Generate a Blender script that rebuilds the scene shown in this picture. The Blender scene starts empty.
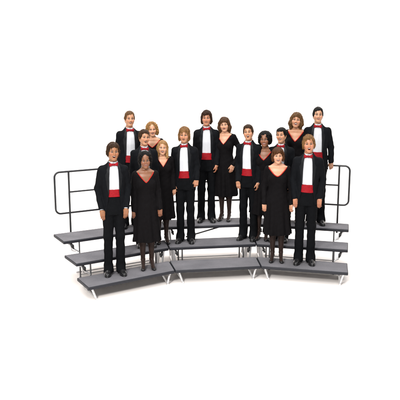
import bpy, math, random, time
import numpy as np
from mathutils import Vector, Matrix

T0 = time.time()
scene = bpy.context.scene
COL = scene.collection
rnd = random.Random(7)
F32 = np.float32

# ------------------------------------------------------------------ tagging and linking
def tag(o, label=None, cat=None, group=None, kind=None):
    if label: o['label'] = label
    if cat: o['category'] = cat
    if group: o['group'] = group
    if kind: o['kind'] = kind
    return o

def empty(name, loc):
    o = bpy.data.objects.new(name, None)
    COL.objects.link(o)
    o.location = loc
    o.empty_display_size = .2
    return o

def mesh_obj(name, V, faces, mat, parent=None, colors=None, smooth=True):
    """faces: (n,4) int array of quads or a list of polygons."""
    me = bpy.data.meshes.new(name)
    V = np.asarray(V, F32)
    if isinstance(faces, np.ndarray):
        n, k = faces.shape
        me.vertices.add(len(V)); me.vertices.foreach_set('co', V.ravel())
        me.loops.add(n * k); me.loops.foreach_set('vertex_index', faces.astype(np.int32).ravel())
        me.polygons.add(n); me.polygons.foreach_set('loop_start', np.arange(0, n * k, k, dtype=np.int32))
        me.update(calc_edges=True)
        me.validate()
    else:
        me.from_pydata([tuple(map(float, v)) for v in V], [], [tuple(map(int, f)) for f in faces])
        me.update()
    if smooth:
        me.polygons.foreach_set('use_smooth', np.ones(len(me.polygons), bool))
    if colors is not None:
        a = me.color_attributes.new('tint', 'FLOAT_COLOR', 'POINT')
        c = np.ones((len(V), 4), F32); c[:, :3] = colors
        a.data.foreach_set('color', c.ravel())
    me.materials.append(mat)
    o = bpy.data.objects.new(name, me)
    COL.objects.link(o)
    if parent: o.parent = parent
    return o

# ------------------------------------------------------------------ materials
def new_mat(name):
    m = bpy.data.materials.new(name); m.use_nodes = True
    nt = m.node_tree
    return m, nt, nt.nodes['Principled BSDF']

def noise_bump(nt, b, scale, strength, dist=.002, detail=4, stretch=None):
    tc = nt.nodes.new('ShaderNodeTexCoord')
    src = tc.outputs['Object']
    if stretch:
        mp = nt.nodes.new('ShaderNodeMapping'); mp.inputs['Scale'].default_value = stretch
        nt.links.new(src, mp.inputs['Vector']); src = mp.outputs['Vector']
    n = nt.nodes.new('ShaderNodeTexNoise'); n.inputs['Scale'].default_value = scale
    n.inputs['Detail'].default_value = detail
    nt.links.new(src, n.inputs['Vector'])
    bp = nt.nodes.new('ShaderNodeBump'); bp.inputs['Strength'].default_value = strength
    bp.inputs['Distance'].default_value = dist
    nt.links.new(n.outputs['Fac'], bp.inputs['Height'])
    nt.links.new(bp.outputs['Normal'], b.inputs['Normal'])
    return n

def fabric(name, col, rough=.8, sheen=.15, var=.14, scale=45, bump=.12):
    m, nt, b = new_mat(name)
    b.inputs['Roughness'].default_value = rough
    b.inputs['Sheen Weight'].default_value = sheen
    b.inputs['Sheen Roughness'].default_value = .4
    b.inputs['Specular IOR Level'].default_value = .5 if rough < .45 else (.16 if rough < .56 else .07)
    n = noise_bump(nt, b, scale, bump, .004)
    r = nt.nodes.new('ShaderNodeValToRGB')
    c0 = [c * (1 - var) for c in col]; c1 = [c * (1 + var) for c in col]
    r.color_ramp.elements[0].position = .3; r.color_ramp.elements[1].position = .7
    r.color_ramp.elements[0].color = (*c0, 1); r.color_ramp.elements[1].color = (*c1, 1)
    nt.links.new(n.outputs['Fac'], r.inputs['Fac'])
    nt.links.new(r.outputs['Color'], b.inputs['Base Color'])
    return m

def tinted(name, rough, sss=0., bump=0., scale=200):
    m, nt, b = new_mat(name)
    a = nt.nodes.new('ShaderNodeAttribute'); a.attribute_name = 'tint'
    nt.links.new(a.outputs['Color'], b.inputs['Base Color'])
    b.inputs['Roughness'].default_value = rough
    if name == 'hair': b.inputs['Specular IOR Level'].default_value = .11
    if sss:
        b.inputs['Subsurface Weight'].default_value = sss
        b.inputs['Subsurface Radius'].default_value = (1, .35, .2)
        b.inputs['Subsurface Scale'].default_value = .0035
    if bump: noise_bump(nt, b, scale, bump, .001)
    return m

def plain(name, col, rough=.5, metal=0., bump=0., scale=60):
    m, nt, b = new_mat(name)
    b.inputs['Base Color'].default_value = (*col, 1)
    b.inputs['Roughness'].default_value = rough
    b.inputs['Metallic'].default_value = metal
    n = noise_bump(nt, b, scale, bump or .05, .001)
    mr = nt.nodes.new('ShaderNodeMapRange')
    mr.inputs['To Min'].default_value = max(0, rough - .08); mr.inputs['To Max'].default_value = min(1, rough + .1)
    nt.links.new(n.outputs['Fac'], mr.inputs['Value']); nt.links.new(mr.outputs['Result'], b.inputs['Roughness'])
    return m

M = dict(
    skin=tinted('skin', .44, .16, .10, 260),
    hair=tinted('hair', .48),
    wool=fabric('black_wool', (.0042, .0048, .0062), .8, .004),
    satin=fabric('black_satin', (.0066, .0074, .0090), .5, .0, .15, 60, .1),
    trouser=fabric('black_trouser_wool', (.0036, .0040, .0050), .85, .003),
    velvet=fabric('black_dress_knit', (.0042, .0036, .0042), .8, .006),
    shirt=fabric('white_shirt', (.56, .575, .61), .7, .0, .04, 80, .2),
    red=fabric('red_satin', (.26, .0045, .010), .5, .0, .18, 45, .3),
    trim=fabric('red_trim', (.40, .020, .013), .6, .1, .15, 90, .2),
    hose=fabric('dark_sheer_hose', (.022, .012, .0095), .5, .12, .2, 40, .05),
    shoe=plain('black_shoe_leather', (.010, .010, .011), .28, bump=.1),
    carpet=None,
    rim=plain('dark_vinyl_edge', (.006, .0072, .013), .6, bump=.1),
    chrome=plain('zinc_plated_steel', (.74, .74, .75), .38, .75),
    dark=plain('black_painted_steel', (.012, .013, .016), .38, .0),
    post=plain('grey_steel_post', (.10, .10, .105), .4, .5),
    rubber=plain('black_rubber', (.015, .015, .016), .6),
)
def carpet_mat():
    m, nt, b = new_mat('grey_deck_carpet')
    tc = nt.nodes.new('ShaderNodeTexCoord')
    n1 = nt.nodes.new('ShaderNodeTexNoise'); n1.inputs['Scale'].default_value = 160; n1.inputs['Detail'].default_value = 3
    n2 = nt.nodes.new('ShaderNodeTexNoise'); n2.inputs['Scale'].default_value = 3.2; n2.inputs['Detail'].default_value = 5
    for n in (n1, n2): nt.links.new(tc.outputs['Object'], n.inputs['Vector'])
    r1 = nt.nodes.new('ShaderNodeValToRGB')
    r1.color_ramp.elements[0].position = .3; r1.color_ramp.elements[0].color = (.074, .073, .082, 1)
    r1.color_ramp.elements[1].position = .7; r1.color_ramp.elements[1].color = (.150, .147, .162, 1)
    r2 = nt.nodes.new('ShaderNodeValToRGB')
    r2.color_ramp.elements[0].position = .3; r2.color_ramp.elements[0].color = (.70, .70, .72, 1)
    r2.color_ramp.elements[1].position = .7; r2.color_ramp.elements[1].color = (1.2, 1.18, 1.18, 1)
    mx = nt.nodes.new('ShaderNodeMix'); mx.data_type = 'RGBA'; mx.blend_type = 'MULTIPLY'
    mx.inputs[0].default_value = 1
    nt.links.new(n1.outputs['Fac'], r1.inputs['Fac']); nt.links.new(n2.outputs['Fac'], r2.inputs['Fac'])
    nt.links.new(r1.outputs['Color'], mx.inputs[6]); nt.links.new(r2.outputs['Color'], mx.inputs[7])
    nt.links.new(mx.outputs[2], b.inputs['Base Color'])
    b.inputs['Roughness'].default_value = .95
    b.inputs['Sheen Weight'].default_value = .1
    bp = nt.nodes.new('ShaderNodeBump'); bp.inputs['Strength'].default_value = .6; bp.inputs['Distance'].default_value = .004
    nt.links.new(n1.outputs['Fac'], bp.inputs['Height']); nt.links.new(bp.outputs['Normal'], b.inputs['Normal'])
    return m
M['carpet'] = carpet_mat()

# ------------------------------------------------------------------ signed distance fields and their surfaces
def nrm(v):
    v = np.asarray(v, float); return v / max(np.linalg.norm(v), 1e-9)

class Frame:
    def __init__(s, R=None, t=(0, 0, 0), sc=1.):
        s.R = np.eye(3) if R is None else np.asarray(R, float); s.t = np.asarray(t, float); s.sc = sc
    def loc(s, x, y, z):
        x = x - s.t[0]; y = y - s.t[1]; z = z - s.t[2]
        R = s.R
        if s.sc != 1.: x = x / s.sc; y = y / s.sc; z = z / s.sc
        if np.allclose(R, np.eye(3)): return x, y, z
        return (R[0, 0] * x + R[1, 0] * y + R[2, 0] * z, R[0, 1] * x + R[1, 1] * y + R[2, 1] * z,
                R[0, 2] * x + R[1, 2] * y + R[2, 2] * z)
    def pt(s, p): return s.R @ np.asarray(p, float) * s.sc + s.t
ID = Frame()

class Field:
    FAR = .06
    def __init__(s): s.ops = []; s.warp = None
    def add(s, fn, lo, hi, k=0., sub=False): s.ops.append((fn, np.array(lo, float) - .035, np.array(hi, float) + .035, k, sub))
    # primitives, all given in frame fr
    def _box(s, fr, c, r):
        p = fr.pt(c); r = np.asarray(r, float)
        e = np.abs(fr.R) @ r * fr.sc
        return p - e, p + e
    def ell(s, c, r, k=.02, fr=ID, sub=False, bend=0.):
        c = np.asarray(c, float); r = np.asarray(r, float)
        def fn(x, y, z):
            x, y, z = fr.loc(x, y, z)
            if bend: z = z - bend * np.minimum(x * x, .0012)
            a = (x - c[0]) / r[0]; b = (y - c[1]) / r[1]; d = (z - c[2]) / r[2]
            k0 = np.sqrt(a * a + b * b + d * d) + 1e-6
            a = a / r[0]; b = b / r[1]; d = d / r[2]
            k1 = np.sqrt(a * a + b * b + d * d) + 1e-6
            return k0 * (k0 - 1) / k1 * fr.sc
        lo, hi = s._box(fr, c, r); s.add(fn, lo, hi, k, sub)
    def cone(s, a, b, ra, rb, k=.02, fr=ID, sub=False):
        a = fr.pt(a); b = fr.pt(b); ra = ra * fr.sc; rb = rb * fr.sc; d = b - a; L2 = float(d @ d) + 1e-12
        def fn(x, y, z):
            px = x - a[0]; py = y - a[1]; pz = z - a[2]
            t = np.clip((px * d[0] + py * d[1] + pz * d[2]) / L2, 0, 1)
            return np.sqrt((px - t * d[0]) ** 2 + (py - t * d[1]) ** 2 + (pz - t * d[2]) ** 2) - (ra + t * (rb - ra))
        R = max(ra, rb); s.add(fn, np.minimum(a, b) - R, np.maximum(a, b) + R, k, sub)
    def box(s, c, h, r=.01, k=.0, fr=ID, sub=False):
        c = np.asarray(c, float); h = np.asarray(h, float) - r
        def fn(x, y, z):
            x, y, z = fr.loc(x, y, z)
            qx = np.abs(x - c[0]) - h[0]; qy = np.abs(y - c[1]) - h[1]; qz = np.abs(z - c[2]) - h[2]
            o = np.sqrt(np.maximum(qx, 0) ** 2 + np.maximum(qy, 0) ** 2 + np.maximum(qz, 0) ** 2)
            return (o + np.minimum(np.maximum(qx, np.maximum(qy, qz)), 0) * 1. - r) * fr.sc
        lo, hi = s._box(fr, c, h + r); s.add(fn, lo, hi, k, sub)
    def profile(s, tab, k=.02, off=0., fold=None):
        """upright body of elliptic sections; tab rows are z, half width, half depth, centre y"""
        t = np.array(sorted(tab), float)
        amax = t[:, 1].max() + .03; bmax = t[:, 2].max() + .03 + np.abs(t[:, 3]).max()
        def fn(x, y, z):
            zz = np.clip(z, t[0, 0], t[-1, 0])
            a = np.interp(zz, t[:, 0], t[:, 1]) - off; b = np.interp(zz, t[:, 0], t[:, 2]) - off; c = np.interp(zz, t[:, 0], t[:, 3])
            yy = y - c
            q = np.sqrt((x / a) ** 2 + (yy / b) ** 2 + 1e-9)
            g = np.sqrt((x / (a * a)) ** 2 + (yy / (b * b)) ** 2) + 1e-6
            d = q * (q - 1) / g
            d = np.clip(d, -.1, .2)
            if fold is not None: d = d - fold(np.arctan2(yy / b, x / a), z)
            return np.maximum(d, np.maximum(z - t[-1, 0], t[0, 0] - z))
        s.add(fn, (-amax, -bmax, t[0, 0]), (amax, bmax, t[-1, 0]), k)
    def _mix(s, f, d, k, sub):
        if sub:
            if k > 0:
                h = np.maximum(k - np.abs(f + d), 0) / k
                return np.maximum(f, -d) + h * h * k * .25
            return np.maximum(f, -d)
        if k > 0:
            h = np.maximum(k - np.abs(f - d), 0) / k
            return np.minimum(f, d) - h * h * k * .25
        return np.minimum(f, d)
    def grid(s, xs, ys, zs):
        f = np.full((len(xs), len(ys), len(zs)), s.FAR, F32)
        for fn, lo, hi, k, sub in s.ops:
            i0, i1 = np.searchsorted(xs, [lo[0], hi[0]]); j0, j1 = np.searchsorted(ys, [lo[1], hi[1]]); k0, k1 = np.searchsorted(zs, [lo[2], hi[2]])
            if i0 >= i1 or j0 >= j1 or k0 >= k1: continue
            d = fn(xs[i0:i1, None, None], ys[None, j0:j1, None], zs[None, None, k0:k1]).astype(F32)
            v = f[i0:i1, j0:j1, k0:k1]
            v[...] = s._mix(v, d, k, sub)
        if s.warp is not None:
            f += s.warp(xs[:, None, None], ys[None, :, None], zs[None, None, :]).astype(F32)
        return f
    def at(s, P):
        P = np.asarray(P, float); f = np.full(len(P), s.FAR)
        for fn, lo, hi, k, sub in s.ops:
            m = np.all((P > lo) & (P < hi), axis=1)
            if not m.any(): continue
            f[m] = s._mix(f[m], fn(P[m, 0], P[m, 1], P[m, 2]), k, sub)
        if s.warp is not None: f = f + s.warp(P[:, 0], P[:, 1], P[:, 2])
        return f
    def grad(s, P, e=.003):
        g = np.stack([s.at(P + np.eye(3)[i] * e) - s.at(P - np.eye(3)[i] * e) for i in range(3)], 1)
        return g / (np.linalg.norm(g, axis=1, keepdims=True) + 1e-9)
    def front(s, x, z, y0=-.32, y1=.12, n=150):
        """first surface met going backwards (+y) at each (x, z)"""
        x = np.asarray(x, float).ravel(); z = np.asarray(z, float).ravel()
        ys = np.linspace(y0, y1, n)
        P = np.stack([np.repeat(x, n), np.tile(ys, len(x)), np.repeat(z, n)], 1)
        d = s.at(P).reshape(len(x), n) < 0
        i = np.argmax(d, 1); i[~d.any(1)] = n - 1
        return ys[i]

def surface(f, xs, ys, zs):
    """naive surface nets on a rectilinear grid"""
    f[0] = f[-1] = 1; f[:, 0] = f[:, -1] = 1; f[:, :, 0] = f[:, :, -1] = 1
    s = f < 0
    c = np.zeros(tuple(n - 1 for n in f.shape), np.uint8)
    offs = [(a, b, d) for a in (0, 1) for b in (0, 1) for d in (0, 1)]
    for a, b, d in offs:
        c += s[a:f.shape[0] - 1 + a, b:f.shape[1] - 1 + b, d:f.shape[2] - 1 + d]
    act = (c > 0) & (c < 8)
    I, J, K = np.nonzero(act)
    ids = np.full(act.shape, -1, np.int32); ids[I, J, K] = np.arange(len(I))
    val = np.stack([f[I + a, J + b, K + d] for a, b, d in offs])
    cx = [xs[I], xs[I + 1]]; cy = [ys[J], ys[J + 1]]; cz = [zs[K], zs[K + 1]]
    acc = np.zeros((len(I), 3)); num = np.zeros(len(I))
    for p in range(8):
        for ax in range(3):
            bit = 4 >> ax
            if p & bit: continue
            q = p | bit
            m = (val[p] < 0) != (val[q] < 0)
            t = np.where(m, val[p] / np.where(m, val[p] - val[q], 1), 0)
            o = offs[p]
            pos = [cx[o[0]], cy[o[1]], cz[o[2]]]
            pos[ax] = (cx, cy, cz)[ax][0] + t * ((cx, cy, cz)[ax][1] - (cx, cy, cz)[ax][0])
            for a in range(3): acc[:, a] += np.where(m, pos[a], 0)
            num += m
    V = acc / num[:, None]
    Q = []
    for ax in range(3):
        sl0 = [slice(1, -1)] * 3; sl1 = [slice(1, -1)] * 3
        sl0[ax] = slice(0, -1); sl1[ax] = slice(1, None)
        a, b = s[tuple(sl0)], s[tuple(sl1)]
        idx = np.array(np.nonzero(a != b))
        o = a[tuple(idx)]
        full = idx.copy()
        for d in range(3):
            if d != ax: full[d] += 1
        u, v = [(1, 2), (2, 0), (0, 1)][ax]
        def cell(du, dv):
            g = full.copy(); g[u] -= du; g[v] -= dv
            return ids[g[0], g[1], g[2]]
        q = np.stack([cell(1, 1), cell(0, 1), cell(0, 0), cell(1, 0)], 1)
        q[~o] = q[~o][:, ::-1]
        Q.append(q)
    return V, np.concatenate(Q)

def axis(*segs):
    """segs: (start, end, step) ... joined into one rising axis"""
    out = []
    for a, b, h in segs:
        n = max(1, int(round((b - a) / h))); out += list(np.linspace(a, b, n, endpoint=False))
    out.append(segs[-1][1]); return np.array(out)

def rot(yaw=0, pitch=0, roll=0):
    """facing -y; yaw turns towards +x, pitch lifts the chin, roll tips the head towards +x"""
    y, p, r = map(math.radians, (yaw, pitch, roll))
    Rz = np.array([[math.cos(y), -math.sin(y), 0], [math.sin(y), math.cos(y), 0], [0, 0, 1]])
    Rx = np.array([[1, 0, 0], [0, math.cos(-p), -math.sin(-p)], [0, math.sin(-p), math.cos(-p)]])
    Ry = np.array([[math.cos(r), 0, math.sin(r)], [0, 1, 0], [-math.sin(r), 0, math.cos(r)]])
    return Rz @ Rx @ Ry

def lump(P, s=1., seed=0.):
    x, y, z = P
    return (np.sin(x * 61 * s + seed) * np.sin(y * 53 * s + 1.7 * seed) * np.sin(z * 47 * s + 2.3 * seed)
            + .6 * np.sin(x * 117 * s + y * 71 * s + seed * 3) * np.sin(z * 103 * s - y * 89 * s + seed))

# ------------------------------------------------------------------ plain mesh builder
class MB:
    def __init__(s): s.v = []; s.f = []
    def tube(s, pts, r, n=10, cap=True, closed=False):
        pts = [np.asarray(p, float) for p in pts]; m = len(pts); base = len(s.v)
        rr = r if hasattr(r, '__len__') else [r] * m
        u = None
        for i, p in enumerate(pts):
            if closed: t = nrm(pts[(i + 1) % m] - pts[i - 1])
            else: t = nrm(pts[min(i + 1, m - 1)] - pts[max(i - 1, 0)])
            if u is None:
                u = nrm(np.cross(t, (0, 0, 1) if abs(t[2]) < .9 else (1, 0, 0)))
            else: u = nrm(u - t * (u @ t))
            w = np.cross(t, u)
            for k in range(n):
                a = 2 * math.pi * k / n
                s.v.append(p + rr[i] * (math.cos(a) * u + math.sin(a) * w))
        for i in range(m if closed else m - 1):
            a0 = base + i * n; a1 = base + ((i + 1) % m) * n
            for k in range(n): s.f.append((a0 + k, a0 + (k + 1) % n, a1 + (k + 1) % n, a1 + k))
        if cap and not closed:
            s.f.append(tuple(base + k for k in reversed(range(n)))); s.f.append(tuple(base + (m - 1) * n + k for k in range(n)))
        return s
    def loft(s, rings, cap=True, closed_ring=True):
        base = len(s.v); n = len(rings[0])
        for r in rings: s.v += [np.asarray(p, float) for p in r]
        for i in range(len(rings) - 1):
            for k in range(n if closed_ring else n - 1):
                a = base + i * n + k; b = base + i * n + (k + 1) % n
                s.f.append((a, b, b + n, a + n))
        if cap and closed_ring:
            s.f.append(tuple(base + k for k in reversed(range(n))))
            s.f.append(tuple(base + (len(rings) - 1) * n + k for k in range(n)))
        return s
    def prism(s, poly, z0, z1):
        return s.loft([[(x, y, z0) for x, y in poly], [(x, y, z1) for x, y in poly]])
    def build(s, name, mat, parent=None, smooth=True, bevel=0, seg=2):
        o = mesh_obj(name, np.array(s.v), s.f, mat, parent, smooth=smooth)
        if bevel:
            m = o.modifiers.new('bevel', 'BEVEL'); m.width = bevel; m.segments = seg; m.limit_method = 'ANGLE'; m.angle_limit = .6
        return o

def by_angle(o, deg=40):
    me = o.data
    me.set_sharp_from_angle(angle=math.radians(deg)); return o

# ------------------------------------------------------------------ camera
FPX, CAM_H, PITCH = 680.0, 3.033, 0.20022
cd = bpy.data.cameras.new('camera'); cam = bpy.data.objects.new('camera', cd); COL.objects.link(cam)
cam.location = (0, 0, CAM_H); cam.rotation_euler = (math.pi / 2 - PITCH, 0, 0)
cd.sensor_width = 36; cd.lens = 36 * FPX / 400; cd.clip_end = 200; cd.clip_start = .1
scene.camera = cam

# ------------------------------------------------------------------ the risers
K = 1.0833
RISE = .195
# plan corners of the step lines (front of first step ... back of third), left to right joints
LINES = [
    [(-1.325, 7.69), (-1.53, 8.065), (-1.755, 8.45), (-1.97, 8.84)],
    [(-.32, 8.37), (-.415, 8.81), (-.49, 9.23), (-.56, 9.66)],
    [(.80, 8.56), (.772, 9.0), (.752, 9.43), (.735, 9.86)],
    [(1.885, 8.275), (1.965, 8.70), (2.05, 9.085), (2.125, 9.43)],
]
LINES = [[np.array(p) * K for p in l] for l in LINES]

def corner(unit, tier):
    """FL, FR, BL, BR of a deck in plan, tier 0..2"""
    L, R = LINES[unit], LINES[unit + 1]
    return L[tier], R[tier], L[tier + 1], R[tier + 1]
def pt(unit, tier, u, v):
    fl, fr, bl, br = corner(unit, tier)
    f = fl + (fr - fl) * u; b = bl + (br - bl) * u
    return f + (b - f) * v
def tier_y(tier, X, frac_from_back):
    for unit in range(3):
        fl, fr, bl, br = corner(unit, tier)
        yf = fl[1] + (fr[1] - fl[1]) * (X - fl[0]) / (fr[0] - fl[0])
        yb = bl[1] + (br[1] - bl[1]) * (X - bl[0]) / (br[0] - bl[0])
        xr = (fr[0] + br[0]) / 2
        if X < xr or unit == 2: return yb + (yf - yb) * frac_from_back

def P3(unit, tier, u, v, z):
    p = pt(unit, tier, u, v); return np.array([p[0], p[1], z])

RISER_LABELS = ['grey carpeted three-step riser section with the free left end and rounded rail loop',
                'middle grey three-step riser section between two angled neighbours, its rail hidden by singers',
                'grey carpeted three-step riser section with tall rail post beside the tall singer on its right']
def build_riser(unit):
    c = pt(unit, 1, .5, .5)
    root = empty('choir_riser', (c[0], c[1], 0))
    tag(root, RISER_LABELS[unit], 'choir riser', 'three-step choir riser sections set in an arc')
    off = np.array([c[0], c[1], 0])
    def fin(mb, name, mat, parent=root, **k):
        mb.v = [v - off for v in mb.v]
        return by_angle(mb.build(name, mat, parent, **k))
    for tier in range(3):
        zt = RISE * (tier + 1); th = .045
        g = .004
        W = np.linalg.norm(corner(unit, tier)[1] - corner(unit, tier)[0])
        eu = g / W; ev = .006
        q = [pt(unit, tier, eu, ev), pt(unit, tier, 1 - eu, ev), pt(unit, tier, 1 - eu, 1 - ev), pt(unit, tier, eu, 1 - ev)]
        d = fin(MB().prism(q, zt - th, zt - .003), 'deck', M['rim'], bevel=.009, seg=3)
        iu = .013 / W; iv = .026
        q = [pt(unit, tier, iu, iv), pt(unit, tier, 1 - iu, iv), pt(unit, tier, 1 - iu, 1 - iv), pt(unit, tier, iu, 1 - iv)]
        fin(MB().prism(q, zt - .012, zt), 'carpet', M['carpet'], d, bevel=.003)
        zb = zt - th
        # zinc leg frames near each end
        for u, sg in ((.055, 1), (.945, -1)):
            mb = MB()
            fo = .035 * sg
            if tier == 0:
                mb.tube([P3(unit, 0, u, .12, zb), P3(unit, 0, u + fo, .07, .012)], .015)
                mb.tube([P3(unit, 0, u, .86, zb), P3(unit, 0, u + fo, .86, .012)], .015)
                mb.tube([P3(unit, 0, u + fo, -.02, .014), P3(unit, 0, u + fo, .95, .014)], .014)
                mb.tube([P3(unit, 0, u, .08, zb - .008), P3(unit, 0, u, .92, zb - .008)], .012)
            elif (unit, sg) in ((0, 1), (2, -1)):
                a = P3(unit, tier, u, .10, zb); b = P3(unit, tier, u + .030 * sg, .10, zb - .075); e = P3(unit, tier, .5 - sg * .35, .06, zb - .15)
                mb.tube([a, b, e], [.012, .012, .011])
                mb.tube([P3(unit, tier, u, .08, zb - .012), P3(unit, tier, u, .92, zb - .012)], .013)
                mb.tube([P3(unit, tier, u + .012 * sg, .10, zb), P3(unit, tier, u + .045 * sg, .30, zb - .14), P3(unit, tier, .5 - sg * .35, .5, zb - .19)], .010)
            else:
                mb.tube([P3(unit, tier, u, .14, zb), P3(unit, tier, u + fo, .12, .012)], .015)
                mb.tube([P3(unit, tier, u, .86, zb), P3(unit, tier, u + fo, .86, .012)], .015)
                mb.tube([P3(unit, tier, u + fo, .02, .014), P3(unit, tier, u + fo, .95, .014)], .014)
                mb.tube([P3(unit, tier, u, .08, zb - .012), P3(unit, tier, u, .92, zb - .012)], .013)
                mb.tube([P3(unit, tier, u + fo * .5, .14, zb * .5), P3(unit, tier, u, .80, zb)], .010)
            fin(mb, 'leg_frame', M['chrome'])
        if tier > 0:
            for u in (.15, .85):
                mb = MB().tube([P3(unit, tier, u, .06, zb), P3(unit, tier, u, .06, .0)], .011)
                mb.tube([P3(unit, tier, u, .06, .024), P3(unit, tier, u, .06, .0)], .016)
                fin(mb, 'support_post', M['post'])
            for u, sg in ((.075, 1), (.925, -1)):
                mb = MB()
                a = P3(unit, tier, u, .09, zb); b = P3(unit, tier, u + .012 * sg, .05, zb - .045); e = P3(unit, tier, u + .02 * sg, .04, zb - .085)
                mb.tube([a, b, e], [.014, .017, .012], 10)
                dr = nrm(P3(unit, tier, 1, .05, zb) - P3(unit, tier, 0, .05, zb))
                mb.tube([b - dr * .02, b + dr * .016], .021, 14)
                fin(mb, 'hinge_clamp', M['rubber'])
            mb = MB().tube([P3(unit, tier, .15, .5, .03), P3(unit, tier, .85, .5, .03)], .011)
            mb.tube([P3(unit, tier, .15, .10, .05), P3(unit, tier, .85, .10, .05)], .009)
            fin(mb, 'stretcher_bar', M['chrome'])
            if tier == 2 and unit == 1:
                mb = MB().tube([P3(unit, tier, .24, .16, .40), P3(unit, tier, .62, .16, zb - .004)], .011)
                fin(mb, 'cross_brace', M['dark'])
    # guard rail on the back of the top step
    zt = RISE * 3
    W = np.linalg.norm(corner(unit, 2)[3] - corner(unit, 2)[2])
    vv = 1.035
    ua, ub = (.035, .985) if unit == 0 else ((.02, .98) if unit == 1 else (.03, .985))
    pa, pb = (.155, .93) if unit == 0 else ((.1, .9) if unit == 1 else (.1, .885))
    zlo, zhi, zmid = zt + .285, zt + .895, zt + .592
    rc = .075; ru = rc / W
    loop = []
    def arc(uc, zc, a0, a1):
        for i in range(7):
            a = math.radians(a0 + (a1 - a0) * i / 6)
            loop.append(P3(unit, 2, uc + ru * math.cos(a), vv, zc + rc * math.sin(a)))
    arc(ua + ru, zhi - rc, 180, 90); arc(ub - ru, zhi - rc, 90, 0); arc(ub - ru, zlo + rc, 0, -90); arc(ua + ru, zlo + rc, -90, -180)
    rail = fin(MB().tube(loop, .0145, 10, closed=True), 'guard_rail', M['dark'])
    for u in (pa, pb):
        fin(MB().tube([P3(unit, 2, u, vv, zt - .16), P3(unit, 2, u, vv, zhi - .004)], .0145), 'post', M['dark'], rail)
    fin(MB().tube([P3(unit, 2, pa, vv, zmid), P3(unit, 2, pb, vv, zmid)], .0125), 'crossbar', M['dark'], rail)
for u in range(3): build_riser(u)

# ------------------------------------------------------------------ people
SK = dict(   # skin base colours
    fair=(.47, .232, .130), pale=(.56, .300, .185), ruddy=(.46, .205, .115), tan=(.315, .140, .064), brown=(.215, .090, .045), deep=(.105, .043, .024), olive=(.46, .245, .145))
HC = dict(
    brown=(.042, .020, .009), wheat=(.21, .105, .038), nut=(.072, .032, .013), dark=(.014, .009, .006), black=(.006, .005, .0045), blond=(.30, .155, .050), sandy=(.125, .062, .024),
    light=(.36, .195, .075), auburn=(.085, .032, .011), chest=(.032, .014, .007))

def head_ops(f, fr, w):
    """the head in its own frame: origin between the eyes, face towards -y"""
    fw, jw = w.get('fw', 1.), w.get('jaw', 1.)
    mo, mw = w.get('mo', .010), w.get('mw', .020)
    drop = max(0, mo - .005) * .6
    f.ell((0, .020, .028), (.073 * fw, .092, .087), .02, fr)
    f.ell((0, -.026, -.040), (.060 * fw, .060, .074), .03, fr)
    f.cone((-.054 * fw * jw, .008, -.050), (-.016, -.060, -.100 - drop), .021, .016, .028, fr)
    f.cone((.054 * fw * jw, .008, -.050), (.016, -.060, -.100 - drop), .021, .016, .028, fr)
    f.ell((0, -.064, -.101 - drop), (.024 * jw, .020, .017), .02, fr)
    for s in (-1, 1):
        f.ell((s * .041 * fw, -.056, -.030), (.025, .024, .025), .030, fr)
        f.cone((s * .014, -.081, .020), (s * .046 * fw, -.064, .018), .009, .009, .020, fr)
    f.ell((0, -.052, .055), (.052, .036, .040), .03, fr)
    for s in (-1, 1):
        f.ell((s * .031, -.096, -.001), (.016, .0175, .0105), .016, fr, sub=True)
        f.ell((s * .031, -.0685, -.001), (.0135, .0135, .0120), .004, fr)
    fem = w['sex'] == 'f'
    nl = w.get('nose', .70 if fem else .88)
    f.cone((0, -.083, .008), (0, -.083 - .022 * nl, -.034), .0075, .0105, .018, fr)
    f.cone((0, -.094, -.038), (0, -.099, -.036), .010, .009, .008, fr)
    nw = w.get('nw', 1.)
    for s in (-1, 1):
        f.ell((s * .012 * nw, -.090, -.039), (.0085, .011, .0075), .008, fr)
    # lips then the open mouth
    zc = -.067 - drop * .45
    bd = w.get('bend', 4.)
    f.ell((0, -.079, zc + mo + .0035), (mw + .004, .012, .0060), .010, fr, bend=bd)
    f.ell((0, -.078, zc - mo - .0045), (mw, .0125, .0068), .010, fr, bend=bd)
    f.ell((0, -.090, zc), (mw, .032, max(mo, .0022)), .004, fr, sub=True, bend=bd)
    if mo > .005:
        f.ell((0, -.072, zc + mo * w.get('teeth', .66)), (mw * .86, .010, mo * (1.12 - w.get('teeth', .66))), 0, fr, bend=bd)
    # ears
    for s in (-1, 1):
        f.ell((s * .075 * fw, .014, -.012), (.0095, .019, .030), .008, fr)
        f.ell((s * .083 * fw, .010, -.008), (.006, .010, .017), .005, fr, sub=True)
    return zc

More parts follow.
